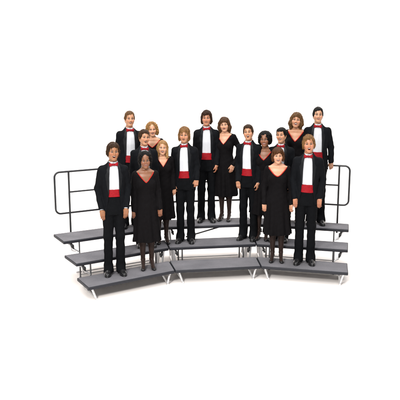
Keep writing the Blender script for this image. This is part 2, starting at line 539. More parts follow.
def head_colors(P, C, fr, w, zc):
    """colour on the head: lips, eyes, brows, blush, teeth, and painted eye socket shade"""
    x, y, z = fr.loc(P[:, 0], P[:, 1], P[:, 2])
    skin = np.array(SK[w['skin']])
    darkskin = skin[0] < .2
    near = (np.abs(x) < .10) & (np.abs(z) < .16) & (np.abs(y) < .14)
    ax = np.abs(x)
    fw = w.get('fw', 1.)
    mo, mw = w.get('mo', .010), w.get('mw', .020)
    def mixc(m, col, a=1.):
        m = np.clip(m * a, 0, 1)[:, None]
        C[:] = C * (1 - m) + np.array(col) * m
    sm = lambda e, lo, hi: np.clip((hi - e) / (hi - lo), 0, 1)
    front = near & (y < -.035)
    blush = np.exp(-(((ax - .042) / .020) ** 2 + ((z + .030) / .018) ** 2)) * front
    mixc(blush, skin * np.array([1.08, .70, .70]), .55)
    nose = np.exp(-((x / .012) ** 2 + ((z + .036) / .012) ** 2)) * (front & (y < -.085))
    mixc(nose, skin * np.array([1.05, .78, .76]), .5)
    # lips
    z_ = z; z = z - w.get('bend', 4.) * np.minimum(x * x, .0012)
    e = np.sqrt((x / (mw + .0055)) ** 2 + ((z - zc) / (mo + .0075)) ** 2)
    lip = np.array([.34, .090, .075]) if w['sex'] == 'f' else skin * np.array([.72, .42, .42])
    if darkskin: lip = np.array([.16, .045, .038])
    mixc(sm(e, .85, 1.05) * (front & (y < -.060)), lip)
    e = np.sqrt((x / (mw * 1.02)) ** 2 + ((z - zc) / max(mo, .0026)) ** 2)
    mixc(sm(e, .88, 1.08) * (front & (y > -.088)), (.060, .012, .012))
    if mo > .005:
        th_ = w.get('teeth', .66)
        tz = (z - (zc + mo * th_)) / (mo * (1.16 - th_))
        mixc(((np.abs(tz) < 1) & (ax < mw * .84) & front & (y > -.0850) & (y < -.062)) * 1., (.80, .76, .68))
    z = z_
    # eyes
    for s in (-1, 1):
        ex = (x - s * .031) / .0145; ez = (z + .001) / (.0056 + .0012 * (1 - ex ** 2).clip(0))
        e = np.sqrt(ex ** 2 + ez ** 2)
        mixc(sm(e, 1.15, 1.5) * (front & (y < -.05)), skin * np.array([.34, .25, .22]), .85)  # socket shade painted into the skin round the eye
        mixc(sm(e, .85, 1.05) * (front & (y < -.05)), (.21, .19, .175))
        i = np.sqrt((x - s * .031) ** 2 + (z + .0005) ** 2)
        mixc(sm(i, .0066, .0088) * (e < 1.02) * (front & (y < -.05)), w.get('iris', (.035, .022, .014)))
        lash = sm(np.abs(z - (0.0056 * np.sqrt((1 - np.clip(ex, -1, 1) ** 2)) + .0012)), .0018, .0040) * (np.abs(ex) < 1.15) * (z > -.001)
        mixc(lash * (front & (y < -.05)), (.016, .010, .008))
    hc = np.array(HC[w['hair']])
    bz = .0215 + .0055 * np.sin(np.clip((ax - .014) / .034, 0, 1) * 2.2) + w.get('brow', 0)
    b = sm(np.abs(z - bz), .0030 if w['sex'] == 'm' else .0022, .0060 if w['sex'] == 'm' else .0048) * sm(np.abs(ax - .0305), .0150, .0185)
    mixc(b * (front & (y < -.045)), hc * .6 + skin * .03, .9 if w['sex'] == 'm' else .7)

def hand_ops(f, wrist, d, n, sgn, curl=1., thumb=1., size=.80):
    """wrist point, d finger direction, n palm normal; the thumb leaves towards sgn*(n x d)"""
    d = nrm(d); n = nrm(np.asarray(n, float) - d * (np.asarray(n, float) @ d)); w = np.cross(n, d) * sgn
    R = np.stack([w, n, d], 1)
    fr = Frame(R, wrist, size)
    f.cone((0, 0, -.012), (0, 0, .015), .023, .024, .02, fr)
    f.box((0, .0, .052), (.041, .0145, .047), .014, .018, fr)
    f.ell((.024, .008, .035), (.019, .016, .032), .012, fr)
    spec = [(.0280, .068, .0085), (.0095, .077, .009), (-.0090, .071, .0085), (-.0265, .056, .0076)]
    for i, (o, L, r) in enumerate(spec):
        p = np.array([o, .001, .093 - .004 * abs(i - 1)])
        ang = math.radians(12 + 4 * i) * curl
        spl = math.radians((1.3 - i) * 1.2)
        for j, fl in enumerate((.45, .31, .24)):
            v = np.array([math.sin(spl), math.sin(ang), math.cos(ang) * math.cos(spl)]) * L * fl
            f.cone(p, p + v, r * (1 - .08 * j), r * (1 - .08 * (j + 1)), .004, fr)
            p = p + v; ang += math.radians(26 + 3 * i) * curl
    p = np.array([.034, .006, .028])
    v = np.array([.45, .38 * thumb, .85]); v = v / np.linalg.norm(v)
    f.cone(p, p + v * .042, .0125, .0105, .010, fr)
    p2 = p + v * .042; v2 = nrm([.22, .42 * thumb, .9])
    f.cone(p2, p2 + v2 * .032, .0100, .0082, .004, fr)
    return fr

MALE = dict(S=(.143, .018, 1.378), E=(.166, .036, 1.120), W=(.164, -.040, .880), rs=.054, re=.047, rw=.038)
FEM = dict(S=(.140, .018, 1.380), E=(.180, .034, 1.115), W=(.192, -.030, .880), rs=.047, re=.040, rw=.032)
JACKET = [(1.500, .056, .060, .022), (1.470, .074, .068, .022), (1.448, .096, .077, .020), (1.420, .134, .090, .015), (1.36, .158, .107, .008),
          (1.25, .157, .117, .004), (1.12, .146, .113, .006), (1.00, .152, .117, .008), (.90, .160, .123, .008), (.815, .165, .127, .008)]
DRESS = [(1.475, .052, .056, .026), (1.445, .090, .066, .024), (1.415, .140, .078, .018), (1.36, .158, .094, .010), (1.25, .150, .104, .004),
         (1.17, .138, .102, .004), (1.10, .128, .098, .006), (1.02, .146, .112, .010), (.92, .170, .130, .012), (.70, .184, .146, .012),
         (.415, .206, .170, .012)]

def arm_pts(w, side):
    b = MALE if w['sex'] == 'm' else FEM
    a = {k: (np.array([side * b[k][0], b[k][1], b[k][2]]) if k in 'SEW' else b[k]) for k in b}
    ov = w.get('armR' if side < 0 else 'armL')
    if ov:
        for k in 'EW':
            if k in ov: a[k] = np.array(ov[k], float)
    r_ = random.Random(w['seed'] * 7 + side)
    a['E'] = a['E'] + np.array([side * r_.uniform(-.006, .014), r_.uniform(-.012, .018), r_.uniform(-.006, .010)])
    a['W'] = a['W'] + np.array([r_.uniform(-.010, .010), r_.uniform(-.020, .015), r_.uniform(-.012, .012)])
    a['d'] = np.array((ov or {}).get('d', (side * -.06, -.12, -1.)), float)
    a['n'] = np.array((ov or {}).get('n', (-side * .9, .35, 0)), float)
    a['curl'] = (ov or {}).get('curl', 1.2)
    return a

def torso_tab(w):
    return DRESS if w['sex'] == 'f' else JACKET

def bust(f, off, k):
    for s in (-1, 1): f.ell((s * .066, -.062, 1.245), (.066 - off, .052 - off, .070 - off), k)

def leg_ops(f, w, extra=0., foot=True, top=.93):
    sx = .077 if w['sex'] == 'm' else .062
    for s in (-1, 1):
        if w['sex'] == 'm':
            f.cone((s * .072, .01, top), (s * sx, 0, .50), .072 + extra, .048 + extra, .03)
            f.cone((s * sx, 0, .50), (s * sx, .025, .09), .048 + extra, .036 + extra, .03)
            f.cone((s * sx, .03, .06), (s * sx * 1.05, -.06, .030), .022, .016, .02)
        else:
            f.cone((s * .078, .01, top), (s * .066, -.005, .53), .078 + extra, .050 + extra, .03)
            f.cone((s * .066, -.005, .53), (s * .063, .030, .40), .049 + extra, .0505 + extra, .03)
            f.cone((s * .063, .028, .38), (s * sx, .035, .135), .047 + extra, .0285 + extra, .03)
            f.cone((s * sx, .038, .115), (s * sx * 1.12, -.085, .040), .029 + extra, .022 + extra, .02)
            f.cone((s * sx * 1.12, -.085, .040), (s * sx * 1.2, -.135, .028), .024 + extra, .016 + extra, .015)

def vneck(w):
    z0, hw, zt = w.get('neck', (1.265, .112, 1.405))
    return z0, hw, zt, w.get('neck_pow', 1.2)

def hair_field(w, fr):
    h = Field(); st = w['style']; fw = w.get('fw', 1.)
    line = w.get('line', 0.) + .010    # raises the hairline
    sx_ = w.get('sweep', .012)         # side the fringe opens to
    def face_cut(zr=.108, xr=.068, zc=-.045, k=.012):
        h.ell((sx_, -.128, zc + line), (xr * fw, .098, zr), k, fr, sub=True)
        h.ell((-sx_ * 1.6, -.120, zc + line - .014), (xr * fw * .86, .092, zr), k, fr, sub=True)
    if st == 'short':
        h.ell((0, .022, .034), (.084 * fw, .104, .098), 0, fr)
        h.ell((0, -.030, .072), (.066 * fw, .060, .046), .02, fr)
        for s in (-1, 1): h.ell((s * .072 * fw, .012, -.004), (.016, .040, .046), .015, fr)
        face_cut(); h.box((0, .03, -.130), (.12, .14, .052), .02, .02, fr, sub=True)
        h.box((0, -.085, -.085), (.12, .085, .060), .02, .02, fr, sub=True)
        for s in (-1, 1): h.ell((s * .088, .012, -.020), (.022, .022, .028), .008, fr, sub=True)
    elif st == 'tousle':
        h.ell((0, .022, .036), (.087 * fw, .106, .101), 0, fr)
        h.ell((0, -.032, .072), (.070 * fw, .062, .048), .02, fr)
        for s in (-1, 1): h.ell((s * .076 * fw, .014, -.014), (.020, .046, .056), .02, fr)
        h.ell((0, .070, -.050), (.066, .038, .050), .03, fr)
        face_cut(.108, .062, -.045)
    elif st == 'shag':
        h.ell((0, .022, .034), (.092 * fw, .108, .102), 0, fr)
        h.ell((0, -.034, .070), (.074 * fw, .062, .050), .02, fr)
        for s in (-1, 1): h.ell((s * .076 * fw, .010, -.030), (.026, .052, .072), .02, fr)
        h.ell((0, .070, -.060), (.070, .040, .060), .03, fr)
        face_cut(.104, .062, -.050)
    elif st == 'bowl':
        h.ell((0, .020, .036), (.092 * fw, .106, .102), 0, fr)
        h.ell((0, -.040, .060), (.076 * fw, .060, .050), .02, fr)
        for s in (-1, 1): h.ell((s * .078 * fw, .008, -.012), (.022, .054, .056), .02, fr)
        face_cut(.094, .062, -.054)
    elif st == 'long':
        h.ell((0, .022, .034), (.090 * fw, .106, .100), 0, fr)
        h.ell((0, -.030, .070), (.066 * fw, .060, .048), .02, fr)
        for s in (-1, 1):
            h.cone((s * .074, -.004, .010), (s * .086, -.016, -.175), .030, .024, .03, fr)
            h.cone((s * .062, .045, -.02), (s * .070, .035, -.170), .040, .030, .03, fr)
        h.ell((0, .070, -.070), (.075, .040, .120), .03, fr)
        face_cut(.118, .060, -.045)
    elif st == 'feather':
        h.ell((0, .022, .036), (.094 * fw, .108, .102), 0, fr)
        h.ell((0, -.036, .064), (.076 * fw, .062, .052), .02, fr)
        for s in (-1, 1):
            h.cone((s * .082, -.010, .020), (s * .090, -.006, -.055), .028, .034, .03, fr)
            h.cone((s * .086, .004, -.055), (s * .078, .020, -.140), .034, .022, .03, fr)
        h.ell((0, .068, -.060), (.080, .044, .100), .03, fr)
        face_cut(.096, .060, -.056)
    elif st == 'bob':
        h.ell((0, .020, .034), (.093 * fw, .107, .101), 0, fr)
        h.ell((0, -.038, .062), (.080 * fw, .064, .052), .02, fr)
        for s in (-1, 1): h.ell((s * .080, -.002, -.030), (.026, .058, .062), .025, fr)
        h.ell((0, .066, -.050), (.078, .045, .060), .03, fr)
        face_cut(.094, .063, -.052)
    elif st == 'curly':
        h.ell((0, .022, .026), (.108, .112, .112), 0, fr)
        for s in (-1, 1): h.ell((s * .085, .010, -.045), (.036, .055, .065), .03, fr)
        face_cut(.104, .062, -.050)
    elif st == 'afro':
        R = w.get('afro', (.122, .122, .118))
        h.ell((0, .030, .034), R, 0, fr)
        for s in (-1, 1): h.ell((s * (R[0] - .045), .020, -.030), (.045, .060, .060), .03, fr)
        face_cut(.106, .066, -.045)
    amp = {'tousle': .0055, 'short': .0036, 'shag': .0055, 'bowl': .0040, 'long': .0040, 'feather': .0052, 'bob': .0042, 'curly': .0085, 'afro': .0060}[st]
    sd = w['seed']
    def warp(x, y, z):
        lx, ly, lz = fr.loc(x, y, z)
        a = np.arctan2(ly - .02, lx)
        if st in ('afro', 'curly'):
            return amp * lump((lx, ly, lz), 1.5, sd)
        return amp * (np.sin(a * 13 + sd + lz * 32) * .45 + np.sin(a * 27 + 2.1 * sd - lz * 45) * .40 + np.sin(a * 7 - lz * 60 + sd) * .35 + .6 * lump((lx, ly, lz), .8, sd))
    h.warp = warp
    return h

def make_hair(w, fr, s, root):
    h = hair_field(w, fr); c = fr.t
    st = w['style']; rs = np.random.RandomState(int(w['seed'] * 10) + 3)
    xs = np.arange(c[0] - .17, c[0] + .17, .0045); ys = np.arange(c[1] - .17, c[1] + .18, .0045); zs = np.arange(c[2] - .25, c[2] + .19, .0045)
    V, Q = surface(h.grid(xs, ys, zs), xs, ys, zs)
    hc = np.array(HC[w['hair']])
    n0 = len(V)
    lx, ly, lz = fr.loc(V[:, 0], V[:, 1], V[:, 2])
    ang = np.arctan2(ly - .02, lx)
    streak = 1 + .34 * np.sin(ang * 37 + w['seed'] * 5 + lz * 18) + .18 * rs.randn(n0)
    C = hc[None] * np.clip(streak, .45, 1.7)[:, None] * .55  # base darkened: shade of the gaps between strands put into its colour
    # loose strands combed along the surface
    N = {'afro': 4200, 'curly': 4200, 'long': 5500, 'feather': 5500, 'shag': 5200}.get(st, 4600)
    i = rs.randint(0, n0, N); p = V[i].copy(); nn = h.grad(p)
    part = fr.pt((w.get('part', .02), -.02, .125))
    wid = rs.uniform(.0007, .0017, N)
    steps = 7
    L = {'afro': .010, 'curly': .022, 'short': .034, 'tousle': .036, 'bowl': .048, 'bob': .050, 'shag': .046, 'feather': .060, 'long': .085}[st] * rs.uniform(.6, 1.25, N)
    rise = {'afro': .013, 'curly': .014, 'short': .0095, 'tousle': .0085, 'bowl': .0080, 'bob': .008, 'shag': .0115, 'feather': .011, 'long': .008}[st]
    tips = rs.gamma(1.6, .5, N)
    pts = []; sides = []
    swirl = rs.randn(N, 3) * {'afro': 1.2, 'curly': .9, 'short': .38, 'tousle': .5, 'shag': .35}.get(st, .18)
    p = p - nn * .003
    for k in range(steps):
        t = k / (steps - 1)
        g = p - part; g /= np.linalg.norm(g, axis=1, keepdims=True) + 1e-9
        g = g + np.array([0, 0, -.75]) + swirl + (rs.randn(N, 3) * .5 if st in ('afro', 'curly') else 0)
        tg = g - nn * (g * nn).sum(1, keepdims=True); tg /= np.linalg.norm(tg, axis=1, keepdims=True) + 1e-9
        sd = np.cross(tg, nn)
        pts.append(p.copy()); sides.append(sd)
        p = p + tg * (L / (steps - 1))[:, None]
        if st in ('afro', 'curly'): p = p + nn * (rise / (steps - 1)) * rs.uniform(.2, 1.2, (N, 1)); nn = nn
        else:
            d = h.at(p); nn = h.grad(p); d = np.clip(d, -.03, .03)
            p = p - nn * (d - (-.0015 + t * t * rise * tips))[:, None]
    # drop strands that fall across the face
    tipx = np.stack(fr.loc(*[np.stack(pts)[:, :, a] for a in range(3)]), -1)
    bad = ((np.abs(tipx[..., 0]) < .050) & (tipx[..., 1] < -.050) & (tipx[..., 2] < .016 + w.get('line', 0))).any(0)
    keep = np.nonzero(~bad)[0]
    VV = [V]; QQ = [Q]; CC = [C]; base = n0
    A = np.stack(pts)[:, keep]; B = np.stack(sides)[:, keep]; wv = wid[keep]; m = len(keep)
    taper = np.linspace(1, .25, steps)
    left = A + B * (wv[None, :] * taper[:, None])[..., None]; right = A - B * (wv[None, :] * taper[:, None])[..., None]
    sv = np.stack([left, right], 2).transpose(1, 0, 2, 3).reshape(-1, 3)    # strand, step, side
    idx = base + np.arange(m)[:, None] * steps * 2 + np.arange(steps - 1)[None] * 2
    q = np.stack([idx, idx + 1, idx + 3, idx + 2], -1).reshape(-1, 4)
    br = np.clip(1.12 * np.exp(.55 * rs.randn(m)), .3, 3.4)
    sc = np.repeat((hc[None] * br[:, None]), steps * 2, 0)
    VV.append(sv); QQ.append(q); CC.append(sc)
    return mesh_obj('hair', np.concatenate(VV) * s, np.concatenate(QQ), M['hair'], root, np.concatenate(CC))

def wrinkle(seed, amp=.0028):
    def fn(x, y, z):
        a = np.sin(x * 19 + 1.3 * seed) * 1.5
        return amp * (np.sin(z * 34 + a + y * 25 + seed) * .5 + np.sin(z * 71 - x * 43 + seed * 2.3) * .35 + np.sin(x * 57 + y * 49 + z * 9 + seed) * .5)
    return fn

SHOE_MESH = {}
def shoe_mesh(sex):
    if sex in SHOE_MESH: return SHOE_MESH[sex]
    f = Field()
    if sex == 'm':
        f.ell((0, -.125, .022), (.043, .085, .034), .02)
        f.cone((0, -.09, .040), (0, .03, .060), .034, .036, .03)
        f.ell((0, .035, .036), (.036, .055, .050), .02)
        f.cone((0, -.03, .06), (0, .015, .10), .030, .036, .03)
        f.ell((0, -.125, .008), (.047, .090, .010), .004)
        f.box((0, .050, .012), (.036, .042, .012), .008, .004)
        f.box((0, .0, -.05), (.1, .3, .05), .001, 0, sub=True)
    else:
        f.ell((0, -.118, .020), (.036, .066, .022), .015)
        f.cone((0, -.09, .024), (0, .03, .062), .027, .026, .02)
        f.ell((0, .045, .072), (.030, .040, .032), .02)
        f.cone((0, .062, .065), (0, .066, .0), .020, .011, .012)
        f.ell((0, -.01, .110), (.024, .085, .055), .006, sub=True)
        f.box((0, .0, -.05), (.1, .3, .05), .001, 0, sub=True)
    xs = np.arange(-.075, .076, .004); ys = np.arange(-.25, .16, .0045); zs = np.arange(-.03, .18, .004)
    SHOE_MESH[sex] = surface(f.grid(xs, ys, zs), xs, ys, zs)
    return SHOE_MESH[sex]

def person(w):
    sex = w['sex']; tier = w['tier'] - 1; zt = RISE * (tier + 1)
    # depth from the deck, X from the head's place, height from the top of the head
    def cam_px(X, Y, Z):
        zc = Y * math.cos(PITCH) + (CAM_H - Z) * math.sin(PITCH); yc = -(CAM_H - Z) * math.cos(PITCH) + Y * math.sin(PITCH)
        return 200 + FPX * X / zc, 200 - FPX * yc / zc
    X = 0.; H = 1.7
    for _ in range(25):
        Y = tier_y(tier, X, w.get('depth', .30))
        zc = Y * math.cos(PITCH) + (CAM_H - zt - H * .93) * math.sin(PITCH)
        X = (w['hx'] - 200) / FPX * zc
        lo, hi = 1.2, 2.2
        for _ in range(30):
            mid = (lo + hi) / 2
            if cam_px(X, Y, zt + mid)[1] > w['top']: lo = mid
            else: hi = mid
        H = (lo + hi) / 2
    hz = 1.612 if sex == 'm' else 1.578
    hsc = w.get('hs', .89 if sex == 'm' else .90)
    base_h = hz + hsc * {'afro': .152, 'curly': .142}.get(w['style'], .136)
    s = H / base_h
    w['report'] = (round(X, 2), round(Y, 2), round(H, 3))
    lean = math.radians(w.get('lean', 0))
    root = empty('person', (X - math.sin(lean) * H * .93, Y, zt + .001))
    root.rotation_euler = (0, lean, math.radians(w.get('yaw', 0)))
    tag(root, w['label'], 'person', 'choir singers standing on the risers')
    hfr = Frame(rot(w.get('hyaw', 0) , w.get('hpitch', 0), w.get('hroll', 0)), (w.get('hdx', 0.), -.014 + w.get('hdy', 0.), hz), hsc)
    skin = np.array(SK[w['skin']])

    # ---- body: one skin surface
    f = Field()
    tab = torso_tab(w)
    f.profile([t for t in tab if t[0] > .84] + [(.84, .15, .10, .01)], 0, off=.0085 if sex == 'f' else .030)
    f.cone((0, .030, 1.43), (0, .018, hz - .075), .057 if sex == 'm' else .049, .049 if sex == 'm' else .044, .030)
    if sex == 'f':
        bust(f, .008, .03)
        f.cone((-.02, -.050, 1.420), (-.115, -.010, 1.412), .010, .009, .035); f.cone((.02, -.050, 1.420), (.115, -.010, 1.412), .010, .009, .035)
    arms = {}
    for side in (-1, 1):
        a = arm_pts(w, side); arms[side] = a
        f.cone(a['S'], a['E'], a['rs'] - .012, a['re'] - .010, .03)
        f.cone(a['E'], a['W'], a['re'] - .014, .024 if sex == 'm' else .0205, .02)
    leg_ops(f, w)
    zc = head_ops(f, hfr, w)
    for side in (-1, 1):
        a = arms[side]
        hand_ops(f, a['W'], a['d'], a['n'], side * 1. if False else side, a['curl'])
    wz = [arms[-1]['W'][2], arms[1]['W'][2]]
    z_lo, z_hi = min(wz) - .23, max(wz) + .03
    xm = max(abs(arms[q]['W'][0]) for q in (-1, 1)) + .13; xm = max(xm, .29)
    xs = axis((-xm, -.105, .004), (-.105, .105, .0026), (.105, xm, .004))
    ymin = min(arms[-1]['W'][1], arms[1]['W'][1], -.10) - .13
    ys = axis((ymin, -.13, .005), (-.13, -.05, .0026), (-.05, .16, .0045))
    zs = axis((-.01, .10, .008), (.10, z_lo, .016), (z_lo, z_hi, .004), (z_hi, 1.38, .012), (1.38, 1.45, .006), (1.45, 1.80, .0024))
    V, Q = surface(f.grid(xs, ys, zs), xs, ys, zs)
    C = np.tile(skin, (len(V), 1))
    C *= (1 + .05 * lump((V[:, 0], V[:, 1], V[:, 2]), .8, w['seed']))[:, None]
    head_colors(V, C, hfr, w, zc)
    # knuckles and fingers a little redder
    for side in (-1, 1):
        d = np.linalg.norm(V - (arms[side]['W'] + nrm(arms[side]['d']) * .13), axis=1)
        C *= 1 - np.clip(1.6 - d / .09, 0, 1)[:, None] * np.array([.22, .32, .34])
    mesh_obj('body', V * s, Q, M['skin'], root, np.clip(C, 0, 1))

    make_hair(w, hfr, s, root)

    # ---- shoes
    SV, SQ = shoe_mesh(sex)
    sx = .080 if sex == 'm' else .064
    for side in (-1, 1):
        a = math.radians(side * w.get('splay', 9 if sex == 'm' else 6)); st = w.get('stagger', 0.) * side
        R = np.array([[math.cos(a), -math.sin(a), 0], [math.sin(a), math.cos(a), 0], [0, 0, 1]])
        mesh_obj('shoe', ((SV @ R.T) + np.array([side * sx, .012 , 0])) * s, SQ, M['shoe'], root)

    sd = w['seed']
    if sex == 'm':
        # ---- trousers
        t = Field()
        t.profile([(1.035, .140, .107, .008), (.98, .146, .110, .010), (.88, .152, .111, .012), (.80, .146, .107, .012)], 0)
        for q in (-1, 1):
            t.cone((q * .070, .008, .88), (q * .077, 0, .50), .084, .058, .03)
            t.cone((q * .077, 0, .50), (q * .080, .012, .10), .058, .058, .03)
            t.cone((q * .080, .008, .10), (q * .082, -.030, .045), .060, .067, .02)
            t.box((q * .087, -.0, -.02), (.10, .16, .042), .004, 0, sub=True)
        t.warp = wrinkle(sd, .0034)
        xs = np.arange(-.20, .201, .007); ys = np.arange(-.14, .16, .007); zs = np.arange(.0, 1.10, .010)
        V, Q = surface(t.grid(xs, ys, zs), xs, ys, zs)
        mesh_obj('trousers', V * s, Q, M['trouser'], root)
        # ---- jacket
        j = Field()
        j.profile(JACKET, 0)
        for q in (-1, 1):
            a = arms[q]
            j.cone(a['S'], a['E'], .056, .048, .030)
            e2 = a['E'] + (a['W'] - a['E']) * .91
            j.cone(a['E'], e2, .048, .040, .020)
        wid = w.get('open', 1.)
        ctab = np.array([(.78, .110), (.95, .082), (1.06, .070), (1.25, .066), (1.38, .060), (1.47, .046), (1.56, .040)])
        def opening(x, y, z):
            ww = np.interp(z, ctab[:, 0], ctab[:, 1]) * wid
            cc = np.interp(z, [.8, 1.3, 1.45, 1.5], [-.070, -.072, -.040, -.02])
            return np.maximum(np.abs(x) - ww, y - cc)
        j.add(opening, (-.13, -.30, .76), (.13, .05, 1.56), .006, True)
        nk = lambda x, y, z: np.maximum(np.sqrt(x ** 2 + (y - .014) ** 2) - .059, 1.40 - z)
        j.add(nk, (-.07, -.08, 1.40), (.07, .09, 1.55), .004, True)
        j.warp = wrinkle(sd + 2, .0031)
        lo = np.min([arms[-1]['W'], arms[1]['W'], arms[-1]['E'], arms[1]['E']], 0); hi = np.max([arms[-1]['W'], arms[1]['W'], arms[-1]['E'], arms[1]['E']], 0)
        xs = np.arange(min(-.27, lo[0] - .075), max(.27, hi[0] + .075), .0055); ys = np.arange(min(-.17, lo[1] - .075), .17, .0055); zs = np.arange(min(.79, lo[2] - .05), 1.53, .0062)
        V, Q = surface(j.grid(xs, ys, zs), xs, ys, zs)
        jo = mesh_obj('jacket', V * s, Q, M['wool'], root)
        # lapels lie on the jacket front
        jn = Field(); jn.ops = [o for o in j.ops if not o[4]]; jn.warp = j.warp
        for q in (-1, 1):
            mb = MB(); rows = []
            for i in range(19):
                z = 1.475 - .40 * i / 18
                wi = float(np.interp(z, ctab[:, 0], ctab[:, 1])) * wid
                lw = float(np.interp(z, [1.07, 1.15, 1.285, 1.335, 1.345, 1.37, 1.385, 1.475], [.006, .022, .044, .054, .034, .030, .036, .022]))
                xx = q * (wi - .004 + lw * np.linspace(0, 1, 5))
                yy = jn.front(xx, np.full(5, z))
                rows.append([(x, y - .0045 - .003 * (1 - k / 4), z) for k, (x, y) in enumerate(zip(xx, yy))])
            n = len(rows)
            rings = [list(r) + [(x, y + .010, z) for x, y, z in reversed(r)] for r in rows]
            mb.loft(rings)
            o = mesh_obj('lapel', np.array(mb.v) * s, mb.f, M['satin'], jo)
            by_angle(o, 50)
        # ---- shirt: front with pleats, wing collar, cuffs
        mb = MB(); rings = []
        zs0 = w.get('cumm', (.975, 1.085))[0] + .02
        for i in range(34):
            z = zs0 + (1.462 - zs0) * i / 33
            a = np.interp(-z, [-t[0] for t in JACKET], [t[1] for t in JACKET]); b = np.interp(-z, [-t[0] for t in JACKET], [t[2] for t in JACKET]); c = np.interp(-z, [-t[0] for t in JACKET], [t[3] for t in JACKET])
            ring = []
            for k in range(96):
                th = 2 * math.pi * k / 96
                x = (a - .010) * math.sin(th); y = c - (b - .008) * math.cos(th)
                if y < 0 and abs(x) < .075: y += .0022 * math.cos(x * 420) - (.003 if abs(x) < .012 else 0)
                ring.append((x, y, z))
            rings.append(ring)
        mb.loft(rings, cap=False)
        shirt_v = list(mb.v); 
        col = []
        for z, r in ((1.440, .0615), (1.462, .0605), (1.487, .0585), (1.489, .0565), (1.46, .0570)):
            col.append([(r * math.sin(2 * math.pi * k / 40), .014 - r * math.cos(2 * math.pi * k / 40), z + .006 * math.cos(2 * math.pi * k / 40 + math.pi)) for k in range(40)])
        mb.loft(col, cap=False)
        for q in (-1, 1):   # turned wings of the collar
            wv = [(q * .004, -.050, 1.478), (q * .030, -.040, 1.484), (q * .026, -.058, 1.452)]
            b0 = len(mb.v); mb.v += [np.array(p) for p in wv] + [np.array(p) + np.array([0, .004, 0]) for p in wv]
            fs = [(0, 1, 2), (3, 5, 4), (0, 3, 4, 1), (1, 4, 5, 2), (2, 5, 3, 0)]
            mb.f += [tuple(b0 + i for i in ff) for ff in fs]
            a = arms[q]; dW = nrm(a['W'] - a['E'])
            mb.tube([a['E'] + (a['W'] - a['E']) * .86, a['W'] - dW * .004], [.0345, .0335], 16)
        o = mesh_obj('shirt', np.array(mb.v) * s, mb.f, M['shirt'], root); by_angle(o, 60)
        # ---- cummerbund
        mb = MB(); rings = []
        zA, zB = w.get('cumm', (.975, 1.085))
        for i in range(25):
            t_ = i / 24; z = zA + (zB - zA) * t_
            a = np.interp(-z, [-t[0] for t in JACKET], [t[1] for t in JACKET]); b = np.interp(-z, [-t[0] for t in JACKET], [t[2] for t in JACKET]); c = np.interp(-z, [-t[0] for t in JACKET], [t[3] for t in JACKET])
            pl = .0019 * abs(math.sin(t_ * math.pi * 5))
            if i in (0, 24): pl = -.010
            ring = []
            for k in range(96):
                th = 2 * math.pi * k / 96; x = (a - .012 + pl) * math.sin(th)
                e_ = .0055 * min(1, max(0, (abs(x) - .060 * wid) / .015))
                ring.append((x, c - (b - .001 - e_ + pl) * math.cos(th), z + .003 * math.sin(th * 2 + sd)))
            rings.append(ring)
        mb.loft(rings, cap=False)
        mesh_obj('cummerbund', np.array(mb.v) * s, mb.f, M['red'], root)
        # ---- bow tie
        mb = MB()
        yb, zb = -.066, 1.452
        for q in (-1, 1):
            rings = []
            for t_, hh, dd, dy in ((0, .009, .007, 0), (.2, .013, .011, -.002), (.5, .018, .011, -.002), (.85, .024, .009, .003), (1., .023, .005, .006)):
                x = q * (.004 + .052 * t_); rings.append([(x, yb + dy - dd * math.cos(a) * (1 + .25 * math.cos(3 * a)), zb + .006 * q * t_ * math.sin(sd) + hh * math.sin(a)) for a in [2 * math.pi * k / 16 for k in range(16)]])
            mb.loft(rings)
        mb.loft([[(x, yb - .006 - r * math.cos(a), zb + r * 1.2 * math.sin(a)) for a in [2 * math.pi * k / 12 for k in range(12)]] for x, r in ((-.011, .007), (-.007, .012), (0, .0135), (.007, .012), (.011, .007))])
        mesh_obj('bow_tie', np.array(mb.v) * s, mb.f, M['red'], root)
    else:
        # ---- dress
        dr = Field()
        nf = w.get('folds', 9)
        def fold(th, z):
            k = np.clip((1.06 - z) / .64, 0, 1) ** 1.3
            return k * (.013 * np.sin(nf * th + sd) + .008 * np.sin((nf * 2 - 5) * th + 2 * sd + z * 3))
        dr.profile(DRESS, 0, fold=fold)
        bust(dr, 0, .03)
        for q in (-1, 1):
            a = arms[q]
            dr.cone(a['S'], a['E'], .050, .043, .035)
            e2 = a['E'] + (a['W'] - a['E']) * .96
            dr.cone(a['E'], e2, .043, .034, .022)
        z0, hw, ztp, pw = vneck(w)
        nyaw = w.get('nshift', 0.)
        def cut(x, y, z):
            v = z0 + (ztp - z0) * np.clip(np.abs(x - nyaw) / hw, 0, 1.5) ** pw
            back = 1.440 + 0 * z
            vv = np.where(y < .015, v, np.maximum(v, back))
            return np.maximum((vv - z) * .8, np.abs(x) - hw * 1.06)
        dr.add(cut, (-hw * 1.1, -.30, z0 - .02), (hw * 1.1, .12, 1.53), .003, True)
        dr.warp = wrinkle(sd + 1, .0030)
        # hollow skirt
        dr.profile
        lo = np.min([arms[-1]['W'], arms[1]['W'], arms[-1]['E'], arms[1]['E']], 0); hi = np.max([arms[-1]['W'], arms[1]['W'], arms[-1]['E'], arms[1]['E']], 0)
        xs = np.arange(min(-.27, lo[0] - .07), max(.27, hi[0] + .07), .0058); ys = np.arange(min(-.23, lo[1] - .07), .24, .0058); zs = np.arange(.39, 1.50, .0068)
        V, Q = surface(dr.grid(xs, ys, zs), xs, ys, zs)
        do = mesh_obj('dress', V * s, Q, M['velvet'], root)
        # neckline trim follows the cut
        dn = Field(); dn.ops = [o for o in dr.ops if not o[4]]; dn.warp = dr.warp
        uu = np.linspace(-1, 1, 41); xx = nyaw + uu * hw * .985
        zz = z0 + (ztp - z0) * np.abs(uu * .985) ** pw
        yy = dn.front(xx, zz)
